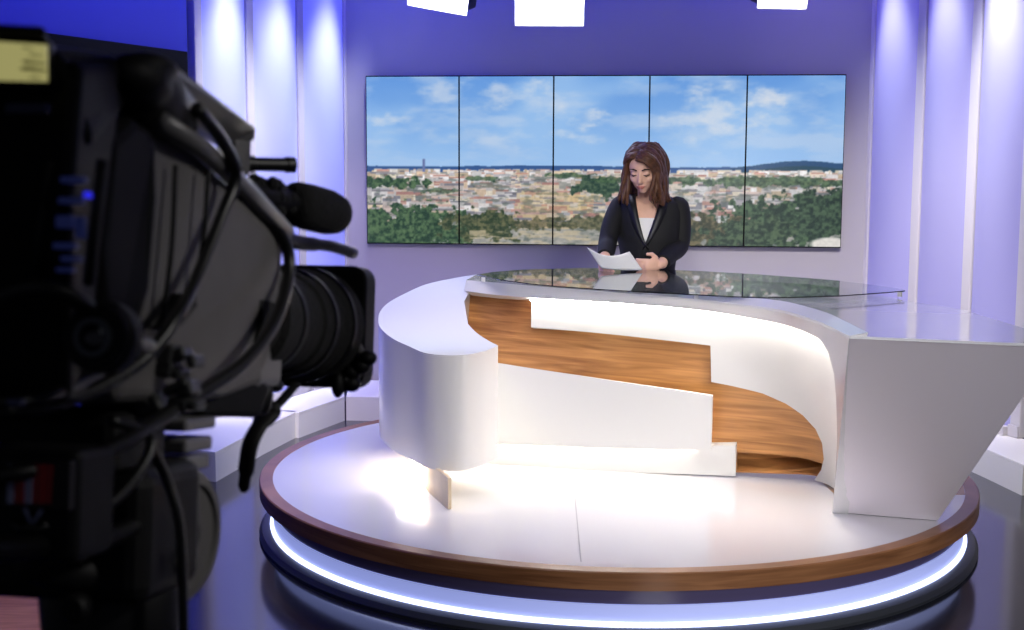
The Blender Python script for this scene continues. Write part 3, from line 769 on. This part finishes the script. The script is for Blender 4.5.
# ------------------------------------------------------------------ television camera
yw, pt = math.radians(9.5), math.radians(-8)
cf_ = Vector((math.sin(yw)*math.cos(pt), math.cos(yw)*math.cos(pt), math.sin(pt))); crr = Vector((math.cos(yw), -math.sin(yw), 0)); cu = crr.cross(cf_)
RC = Matrix((crr, cf_, cu)).transposed()
tv = thing('television_camera', at(150, 410, 1.12), 'large black broadcast camera with grey side cover in the left foreground', 'camera')
def cpart(name, bm, m, par=tv, **k): return link(name, bm, m, par, **k)
def obox(bm, c, h): return add_box(bm, c, h, RC)
def extr(bm, pts, w):
    A = [Vector(p) for p in pts]; add_loft(bm, A, [p-crr*w for p in A])
# body with its grey cover
side = [at(140, 122, 1.0), at(190, 140, 1.08), at(240, 190, 1.20), at(287, 238, 1.32), at(279, 330, 1.33), at(262, 388, 1.30), at(215, 402, 1.2), at(118, 404, .98), at(126, 260, .985)]
bm = new(); extr(bm, side, .15); body = cpart('body', bm, M['cover'], bevel=.012, seg=3); body['label'] = 'dark grey smooth camera body cover'
for a, b in (((172, 165, 1.045), (158, 330, 1.03)), ((205, 170, 1.10), (190, 300, 1.09))):
    bm = new(); add_tube(bm, spline([at(*a)+crr*.003, at((a[0]+b[0])/2+2, (a[1]+b[1])/2, (a[2]+b[2])/2)+crr*.004, at(*b)+crr*.003], 5), .0022, 8); link('cover_seam', bm, M['black'], body, smooth=True)
bm = new(); add_tube(bm, [at(158, 122, 1.0)+crr*.002, at(200, 148, 1.09)+crr*.002, at(245, 190, 1.21)+crr*.002, at(284, 232, 1.315)+crr*.002], .009, 10); cpart('top_rail', bm, M['grey'], smooth=True)
# dark rear section
bm = new(); extr(bm, [at(150, 132, 1.0)+crr*.008, at(152, 200, 1.0)+crr*.008, at(146, 290, .99)+crr*.008, at(128, 345, .97)+crr*.008, at(96, 395, .93)+crr*.008, at(92, 250, .91)+crr*.008, at(100, 135, .92)+crr*.008, at(125, 112, .96)+crr*.008], .17); cpart('rear_section', bm, M['rear_black'], bevel=.012, seg=3)
bm = new(); extr(bm, [at(124, 60, .95), at(118, 140, .94), at(98, 300, .92), at(92, 402, .92), at(70, 402, .84), at(72, 200, .83), at(80, 62, .85)], .16); ad = cpart('rear_adapter', bm, M['rear_black'], bevel=.008)
bm = new(); extr(bm, [at(128, 62, .97), at(126, 110, .97), at(95, 150, .86), at(58, 62, .84), at(54, 44, .84), at(108, 52, .95)], .17); cpart('top_box', bm, M['rear_black'], bevel=.008)
# row of backlit buttons
for k, (x, y, w, h) in enumerate([(74, 180, .0085, .002), (72, 201, .0085, .002), (66, 222, .006, .004), (81, 228, .003, .007), (66, 246, .008, .002), (72, 259, .007, .0018), (66, 270, .006, .0015)]):
    bm = new(); obox(bm, at(x, y, .832), (w, .003, h)); link('button', bm, M['bluebtn'], ad, bevel=.0008)
bm = new(); obox(bm, at(88, 195, .832), (.0014, .003, .0018)); link('button', bm, mat('blue_led', (30, 30, 160), .4, emit=(50, 50, 255), estr=.7), ad)
bm = new(); obox(bm, at(28, 109, .83), (.014, .003, .003)); link('slot', bm, mat('slot_blue', (24, 30, 66), .3), ad)
for z in (45, 98):
    bm = new(); add_tube(bm, [at(z+4, 160, .838), at(z-4, 230, .836), at(z-10, 285, .834)], .0035, 8); link('side_rib', bm, M['black'], ad, smooth=True)
# viewfinder top left
bm = new(); add_prism(bm, [at(-60, 60, .80)[:2], at(55, 60, .84)[:2], at(62, 60, .93)[:2], at(-60, 60, .89)[:2]], at(0, 88, .83).z, at(0, 37, .83).z); vfb = cpart('viewfinder', bm, M['black2'], bevel=.006)
bm = new(); A_ = [at(-30, 40, .815), at(48, 45, .83), at(48, 82, .83), at(-30, 80, .815)]; add_loft(bm, A_, [p+Vector((0, -.003, 0)) for p in A_]); s1 = link('screen', bm, M['vf'], vfb); s1['label'] = 'small lit amber screen'
for a, y0, b, w_ in ((-4, 55, 42, .0009), (8, 63, 46, .0012), (12, 70, 46, .0015), (-6, 77, 40, .001), (14, 49, 34, .0012)):
    bm = new(); add_tube(bm, [at(a, y0-1, .822), at((a+b)/2, y0-1.5, .8235), at(b, y0+1, .825)], [w_*.4, w_, w_*.5], 6); link('screen_bar', bm, M['olive'], vfb)
bm = new(); add_prism(bm, [at(-60, 30, .80)[:2], at(46, 30, .83)[:2], at(50, 30, .9)[:2], at(-60, 30, .88)[:2]], at(0, 37, .83).z, at(0, 26, .83).z); link('hood', bm, M['black'], vfb, bevel=.006)
# handle, eyepiece bundle
bm = new(); extr(bm, [at(163, 62, 1.0), at(178, 66, 1.02), at(256, 126, 1.35), at(256, 142, 1.35), at(228, 143, 1.33), at(180, 98, 1.04)], .012); hd = cpart('handle', bm, M['grey'], bevel=.004)
bm = new(); extr(bm, [at(182, 92, 1.03)+crr*.001, at(232, 139, 1.32)+crr*.001, at(226, 147, 1.32)+crr*.001, at(176, 112, 1.03)+crr*.001], .011); link('grip', bm, M['black2'], hd, bevel=.003)
bm = new(); extr(bm, [at(236, 140, 1.33), at(252, 140, 1.35), at(250, 176, 1.35), at(238, 172, 1.33)], .022); link('post', bm, M['grey'], hd, bevel=.002)
bm = new()
add_ell(bm, at(150, 96, 1.02), (.024, .045, .032), RC); add_ell(bm, at(140, 80, .98), (.022, .035, .020), RC); add_ell(bm, at(172, 122, 1.05), (.018, .035, .016), RC); add_ell(bm, at(148, 66, .99), (.022, .03, .009), RC)
ey = cpart('eyepiece', bm, M['black'], smooth=True); bake(ey, .004, 2)
# microphone
ma, mb = at(236, 188, 1.28), at(334, 214, 1.50); md = (mb-ma).normalized()
bm = new(); L = (mb-ma).length
add_lathe(bm, [(L*.52, .012), (L*.53, .020), (L*.58, .0245), (L*.7, .0262), (L*.9, .0262), (L*1.0, .0235), (L*1.05, .0165), (L*1.075, .006)], ma, md, 28); mf = cpart('microphone', bm, M['foam'], smooth=True)
bm = new(); add_lathe(bm, [(-.01, .010), (0, .013), (L*.54, .013)], ma, md, 20); link('barrel', bm, M['black2'], mf, smooth=True, autos=.5)
bm = new()
for k in range(46):
    p = at(random.uniform(240, 298), 0, 1.3); u = random.random(); q = ma.lerp(mb, u*.55)+Vector((random.uniform(-.012, .012), random.uniform(-.01, .01), random.uniform(-.016, .014)))
    add_ell(bm, q, (.007, .007, .007), None, 6, 5)
link('shock_mount', bm, M['foam'], mf)
bm = new(); q0, q1 = at(243, 164, 1.36), at(297, 165, 1.40); add_lathe(bm, [(0, .009), (.012, .009), (.013, .0075), (.05, .0075), (.051, .0088), (.06, .0088)], q0, q1-q0, 18); cpart('mic_clamp', bm, M['black2'], smooth=True, autos=.5)
# thin arm below the mic
bm = new(); add_tube(bm, spline([at(276, 236, 1.32), at(300, 243, 1.38), at(330, 246, 1.44), at(353, 253, 1.5)], 5), [.008]*8+[.0065]*7+[.007], 10); cpart('focus_rod', bm, M['black2'], smooth=True)
# lens
l0 = at(236, 318, 1.33); ld = (at(318, 326, 1.62)-l0).normalized(); LL = (at(318, 326, 1.62)-l0).length
bm = new(); add_lathe(bm, [(-.06, .05), (.0, .05), (.005, .058), (.05, .058), (.055, .054), (.13, .056), (.135, .060), (.19, .062), (.2, .066), (.235, .070), (.255, .0715), (.262, .068)], l0, ld, 44); ln_ = cpart('lens', bm, M['foam'], smooth=True, autos=.5)
for d, r in ((.06, .0575), (.16, .064), (.215, .071)):
    bm = new(); add_lathe(bm, [(d, r-.004), (d, r), (d+.012, r), (d+.012, r-.004)], l0, ld, 44, True); link('lens_ring', bm, M['black'], ln_, smooth=True, autos=.5)
hc = at(307, 326, 1.615)
def rrect(w, h, r, n=6):
    out = []
    for cx, cy, a0 in ((w-r, h-r, 0), (-w+r, h-r, PI/2), (-w+r, -h+r, PI), (w-r, -h+r, 1.5*PI)):
        for k in range(n+1): out.append((cx+r*math.cos(a0+PI/2*k/n), cy+r*math.sin(a0+PI/2*k/n)))
    return out
hr = rrect(.080, .077, .02)
bm = new(); B0 = [hc+crr*x*1.0+cu*y*1.0-cf_*.012 for x, y in hr]; B1 = [hc+crr*x*1.01+cu*y*1.01+cf_*.03 for x, y in hr]
add_loft(bm, B0, B1); cpart('matte_box', bm, M['black'], bevel=.003)
bm = new(); add_tube(bm, spline([at(292, 272, 1.56), at(318, 278, 1.56), at(338, 300, 1.57), at(350, 330, 1.575), at(362, 362, 1.58), at(350, 384, 1.58)], 5), .006, 8); cpart('lens_cover', bm, M['cover'], smooth=True)
bm = new()
for x, y in ((352, 372), (362, 366), (345, 380), (368, 358), (352, 384), (340, 386)): add_ell(bm, at(x, y, 1.57), (.011, .014, .010), RC, 10, 8)
add_ell(bm, at(338, 385, 1.56), (.008, .01, .016), RC); cpart('lens_knob', bm, M['black'], smooth=True)
bm = new(); obox(bm, at(254, 340, 1.33), (.02, .04, .05)); cpart('servo_grip', bm, M['grey'], bevel=.01)
bm = new(); extr(bm, [at(205, 385, 1.2), at(262, 376, 1.3), at(272, 386, 1.32), at(262, 418, 1.3), at(205, 417, 1.2)], .13); cpart('base_block', bm, M['black'], bevel=.006)
bm = new(); add_ell(bm, at(276, 386, 1.36), (.008, .012, .007), RC); add_ell(bm, at(262, 396, 1.33), (.012, .012, .02), RC); cpart('adjust_knob', bm, M['black2'], smooth=True)
# strap
bm = new(); sp_ = spline([at(296, 384, 1.45), at(284, 398, 1.42), at(270, 413, 1.40), at(258, 428, 1.38), at(250, 445, 1.37), at(246, 470, 1.37), at(243, 492, 1.37)], 4)
add_tube(bm, sp_, [.007]*8+[.014]*3+[.011]*10+[.008]*3+[.004], 8, .5); add_ell(bm, at(270, 411, 1.40), (.013, .007, .012), RC); cpart('strap', bm, M['black'], smooth=True)
# rear connector with glass eye, cables
c0 = at(83, 337, .80)
bm = new(); add_lathe(bm, [(0, .024), (.012, .024), (.014, .022), (.02, .022)], c0+cf_*.035, -cf_, 30); rc_ = cpart('rear_dial', bm, M['black'], smooth=True, autos=.5)
bm = new(); add_lathe(bm, [(.02, .0125), (.024, .0125), (.024, .0095), (.02, .0095)], c0+cf_*.035, -cf_, 30, True); link('dial_ring', bm, M['dark_metal'], rc_, smooth=True, autos=.5)
bm = new(); add_ell(bm, c0+cf_*.016, (.0095, .004, .0095), RC); link('dial_eye', bm, M['lensglass'], rc_, smooth=True)
def cable(name, P, r, m='cable'):
    bm = new(); add_tube(bm, spline([at(*p) for p in P], 7), r, 10); return cpart(name, bm, M[m], smooth=True)
cable('cable', [(-70, 340, .90), (-30, 312, .79), (20, 290, .79), (60, 292, .8), (92, 312, .82), (112, 334, .86), (150, 346, .95)], .0058, 'black2')
cable('cable', [(196, 108, 1.05), (222, 140, 1.10), (236, 175, 1.14), (222, 215, 1.12), (196, 280, 1.06), (176, 318, 1.0), (140, 362, .96), (80, 396, .9), (10, 412, .84), (-40, 404, .84), (-80, 392, .88)], .0055)
cable('cable', [(232, 196, 1.2), (262, 214, 1.26), (284, 240, 1.3), (289, 272, 1.30), (276, 320, 1.24), (245, 362, 1.16), (196, 396, 1.08), (158, 420, 1.02), (120, 445, .96), (60, 466, .9), (-10, 478, .87), (-20, 492, .92), (10, 500, .93)], .0062)
cable('cable', [(150, 445, 1.0), (166, 478, 1.02), (178, 515, 1.02), (182, 560, 1.02), (184, 640, 1.02)], .004)
cable('cable', [(-60, 396, .86), (-20, 402, .8), (40, 398, .82), (100, 372, .9), (150, 345, .98)], .004)
cable('cable', [(110, 420, .96), (150, 436, 1.0), (140, 470, .98), (100, 510, .93), (30, 528, .88), (10, 515, .91)], .0045)
bm = new(); extr(bm, [at(182, 292, 1.07)+crr*.006, at(194, 304, 1.08)+crr*.006, at(176, 326, 1.05)+crr*.006, at(158, 330, 1.03)+crr*.006], .02); cpart('cable_clip', bm, M['black'], bevel=.003)
bm = new()
for k in range(16):
    add_box(bm, at(random.uniform(140, 196), random.uniform(348, 408), 1.055), (random.uniform(.004, .012), .012, random.uniform(.004, .010)), RC @ Matrix.Rotation(random.uniform(-.6, .6), 3, 'Y'))
ub = cpart('lower_connectors', bm, mat('connector_grey', (58, 58, 58), .4, metal=.3), bevel=.003)
bm = new(); obox(bm, at(10, 402, .80), (.009, .003, .002)); cpart('status_light', bm, mat('pale_status', (70, 74, 110), .4))

# ------------------------------------------------------------------ tripod
TX = at(95, 520, 1.05); 
tr_ = thing('camera_tripod', (TX.x, TX.y, 0), 'heavy black tripod with fluid head under the broadcast camera', 'tripod')
def tpart(name, bm, m, par=tr_, **k): return link(name, bm, m, par, **k)
for k, (y, xr, hh) in enumerate(((424, 214, .0055), (444.5, 212, .0065), (462.5, 211, .0070))):
    c = at(xr-12, y, 1.17)-crr*.09
    bm = new(); add_box(bm, c, (.09, .035-.004*k, hh), RC); tpart('camera_plate', bm, M['grey'], bevel=.003)
bm = new(); c = at(78, 462, 1.06); add_box(bm, c, (.058, .05, .045), RC); tpart('head_deck', bm, M['black'], bevel=.01)
bm = new(); extr(bm, [at(178, 470, 1.12), at(186, 500, 1.12), at(184, 575, 1.1), at(150, 600, 1.08), at(20, 590, .96), at(-20, 540, .92), at(-10, 440, .92), at(60, 440, .98)], .0001) if False else add_box(bm, at(92, 525, 1.06), (.075, .06, .055), RC); hb = tpart('fluid_head', bm, M['black'], bevel=.015, seg=3)
dc = at(181, 536, 1.13); dax = Vector((.96, -.27, .0)).normalized()
bm = new(); add_lathe(bm, [(-.05, .05), (-.012, .056), (-.010, .060), (.006, .060), (.010, .056), (.011, .048), (.007, .046)], dc, dax, 44); tpart('drag_disc', bm, M['cover'], smooth=True, autos=.5)
bm = new(); add_lathe(bm, [(-.1, .03), (0.0, .03), (.006, .02)], dc+dax*.002, dax, 30); tpart('disc_hub', bm, M['black2'], smooth=True, autos=.5)
bm = new(); add_tube(bm, spline([at(150, 516, 1.02), at(118, 534, .98), at(70, 544, .92), at(20, 548, .86), at(-40, 550, .80)], 5), .0085, 12); tpart('pan_handle', bm, M['black2'], smooth=True)
bm = new(); add_tube(bm, spline([at(30, 560, .95), at(70, 572, .99), at(120, 572, 1.02), at(172, 560, 1.06)], 5), .016, 12); tpart('bowl_ring', bm, M['black'], smooth=True)
cb = at(112, 600, 1.07)
bm = new(); add_lathe(bm, [(0, .058), (.05, .060), (.06, .056), (.075, .05)], (cb.x, cb.y, cb.z-.04), (0, 0, 1), 36); tpart('bowl', bm, M['black2'], smooth=True, autos=.5)
bm = new(); add_lathe(bm, [(0, .01), (.004, .012), (.02, .012), (.024, .009)], at(84, 603, 1.0), (-.1, -1, .1), 20); tpart('bowl_knob', bm, M['black'], smooth=True, autos=.5)
bm = new(); add_lathe(bm, [(.3, .045), (cb.z-.04, .055)], (cb.x, cb.y, 0), (0, 0, 1), 24); tpart('centre_column', bm, M['black2'], smooth=True, autos=.5)
for a in (1.2, 3.3, 5.4):
    p0 = Vector((cb.x, cb.y, cb.z-.08)); d = Vector((math.cos(a), math.sin(a), 0)); p1 = Vector((cb.x, cb.y, .03))+d*.34
    bm = new(); add_tube(bm, [p0+d*.05, (p0+d*.05).lerp(p1, .5), (p0+d*.05).lerp(p1, .5), p1], [.022, .02, .015, .015], 12); lg = tpart('leg', bm, M['black2'], smooth=True, autos=.5)
    bm = new(); add_lathe(bm, [(0, .03), (.02, .03), (.035, .016)], (p1.x, p1.y, 0), (0, 0, 1), 20); link('rubber_foot', bm, M['black'], lg, smooth=True, autos=.5)
# badge with red and pale stripes on the head
bd = at(38, 484, .885)
bm = new(); add_box(bm, bd, (.026, .004, .017), RC); bg = tpart('badge', bm, M['black2'], bevel=.001); bg['label'] = 'badge with red and pale stripes'
for k, (x, w, m) in enumerate(((11, .0022, 'sw'), (20, .0035, 'red'), (28, .0032, 'sw'), (38, .0042, 'red'), (48, .003, 'red'), (59, .003, 'red'))):
    bm = new(); add_box(bm, at(x, 484, .8795), (w, .001, .0135), RC); link('stripe', bm, M[m], bg)
bm = new(); add_tube(bm, [at(25, 508, .88), at(32, 525, .88), at(42, 510, .88)], .0016, 6); link('pale_mark', bm, M['sw'], bg)
bm = new(); add_box(bm, at(40, 500, .92), (.045, .03, .04), RC); tpart('control_unit', bm, M['black'], bevel=.006)

# ------------------------------------------------------------------ light
def area(name, loc, aim, sx, sy, col, watt, spread=None):
    l = bpy.data.lights.new(name, 'AREA'); l.shape = 'RECTANGLE'; l.size = sx; l.size_y = sy; l.color = col; l.energy = watt
    if spread: l.spread = spread
    o = bpy.data.objects.new(name, l); COL.objects.link(o); o.location = loc
    o.rotation_euler = (Vector(aim)-Vector(loc)).to_track_quat('-Z', 'Y').to_euler(); return o
def spot(name, loc, aim, ang, col, watt, blend=.6, r=.06):
    l = bpy.data.lights.new(name, 'SPOT'); l.spot_size = math.radians(ang); l.spot_blend = blend; l.color = col; l.energy = watt; l.shadow_soft_size = r
    o = bpy.data.objects.new(name, l); COL.objects.link(o); o.location = loc
    o.rotation_euler = (Vector(aim)-Vector(loc)).to_track_quat('-Z', 'Y').to_euler(); return o
BLUE = (.05, .06, 1.0); VIO = (.32, .25, 1.0)
# blue wash along the tops of the walls
mid = (WA+WB)/2
o = area('wash_back', mid-wn*.5+Vector((0, 0, 3.1)), mid-wn*.0+Vector((0, 0, 1.9)), 3.2, .15, BLUE, 42)
o.rotation_euler = (Vector((.096, .995, 0))*.42+Vector((0, 0, -1))).to_track_quat('-Z', 'X').to_euler()
def wash(P, n, L, watt, col, z=3.1, off=.5):
    o = area('wash', P-n*off+Vector((0, 0, z)), P, .15, L, col, watt); d = (n*.42+Vector((0, 0, -1))).normalized()
    x = Vector((0, 0, 1)).cross(n).normalized(); zz = -d; y = zz.cross(x) ; y.normalize(); 
    o.rotation_euler = Matrix((y, x*-1, zz)).transposed().to_euler() if Matrix((y, x*-1, zz)).determinant() > 0 else Matrix((y, x, zz)).transposed().to_euler()
    return o
bpy.data.objects.remove(o)
wash(mid, wn, 2.9, 19, BLUE)
wash(WA+LD*.8, nL, 1.6, 11, BLUE); wash(WA+LD*2.8, nL, 2.2, 24, (.02, .03, 1.0)); wash(WB+RD*.8, nR, 1.6, 9, VIO)
# white spots on the frosted panels
for i in range(3):
    t = (lf[i]+lf[i+1])/2; P = WA+LD*t
    spot('panel_spot', P-nL*.40+Vector((0, 0, 2.98)), P+Vector((0, 0, 1.62)), 33, (.9, .94, 1.0), 235, 1.)
for i in range(3):
    t = (rf[i]+rf[i+1])/2; P = WB+RD*t
    spot('panel_spot', P-nR*.36+Vector((0, 0, 3.0)), P+Vector((0, 0, 1.95)), 29, (.88, .9, 1.0), (200, 190, 380)[i], 1.)
# unseen key, wall and fill lights, added to brighten set and camera
spot('key', (-.3, 3.4, 3.15), (.4, 5.2, .5), 66, (1, .97, .95), 120, .8, .3)
spot('key', (1.2, 1.9, 3.15), (.5, 5.3, .7), 46, (1, .97, .96), 200, .8, .35)
spot('overhead', (-.1, 5.3, 3.15), (-.1, 5.25, .9), 42, (1, .98, .97), 120, 1., .25)
spot('overhead', (-.9, 4.7, 3.15), (-.75, 4.75, .2), 34, (1, 1, .98), 90, 1., .2)
spot('low_wall', (1.4, 5.2, 3.15), (1.85, 7.45, .35), 52, (1, .93, .88), 560, 1., .3)
spot('low_wall', (-.9, 5.0, 3.15), (-1.0, 7.4, .45), 40, (1, .82, 1), 190)
spot('low_wall', (.5, 5.6, 3.1), (2.3, 6.8, .75), 34, (1, .95, .86), 210, 1., .2)
spot('low_wall', (.9, 4.4, 3.1), (2.3, 5.9, .1), 34, (1, .96, .93), 330, 1., .2)
spot('low_wall', (-.1, 4.9, 3.1), (-1.15, 6.5, .0), 26, (1, .97, .97), 280, 1., .3)
area('under_arm', (-.38, 4.95, .325), (-.38, 4.95, 0), .12, .35, (1, .96, .9), 1.8)
spot('front', (1.3, -1.6, 2.1), (.92, 4.5, .4), 27, (.97, .96, 1), 640, 1., .4)
spot('camera_side', (1.6, .9, 2.3), (-.25, 1.25, 1.25), 24, (1, .97, .94), 85, 1., .15)
spot('presenter_key', (-.3, 1.6, 2.75), (.60, 5.95, 1.16), 12, (1, .98, .97), 260, .9, .12)
spot('dais_fill', (-1.7, 2.6, 3.1), (-1.65, 3.8, .05), 26, (1, .86, .7), 130, 1., .2)
area('camera_fill', (-.1, -.4, 2.4), (-.4, 1.2, 1.3), .8, .8, (.8, .85, 1), .4)
w = bpy.data.worlds.new('studio'); SC.world = w; w.use_nodes = True
w.node_tree.nodes['Background'].inputs['Color'].default_value = (.30, .31, .42, 1); w.node_tree.nodes['Background'].inputs['Strength'].default_value = .10

# ------------------------------------------------------------------ camera
cd = bpy.data.cameras.new('camera'); co = bpy.data.objects.new('camera', cd); COL.objects.link(co)
cd.sensor_width = 36; cd.sensor_fit = 'HORIZONTAL'; cd.lens = FPX/1024*36; cd.clip_start = .05
co.matrix_world = Matrix.Translation((0, 0, ZC)) @ RCAM.to_4x4()
cd.dof.use_dof = True; cd.dof.focus_distance = 5.6; cd.dof.aperture_fstop = 8
SC.camera = co
vs_ = SC.view_settings; vs_.view_transform = 'Standard'; vs_.look = 'None'; vs_.gamma = 1; vs_.exposure = 0; vs_.use_curve_mapping = False
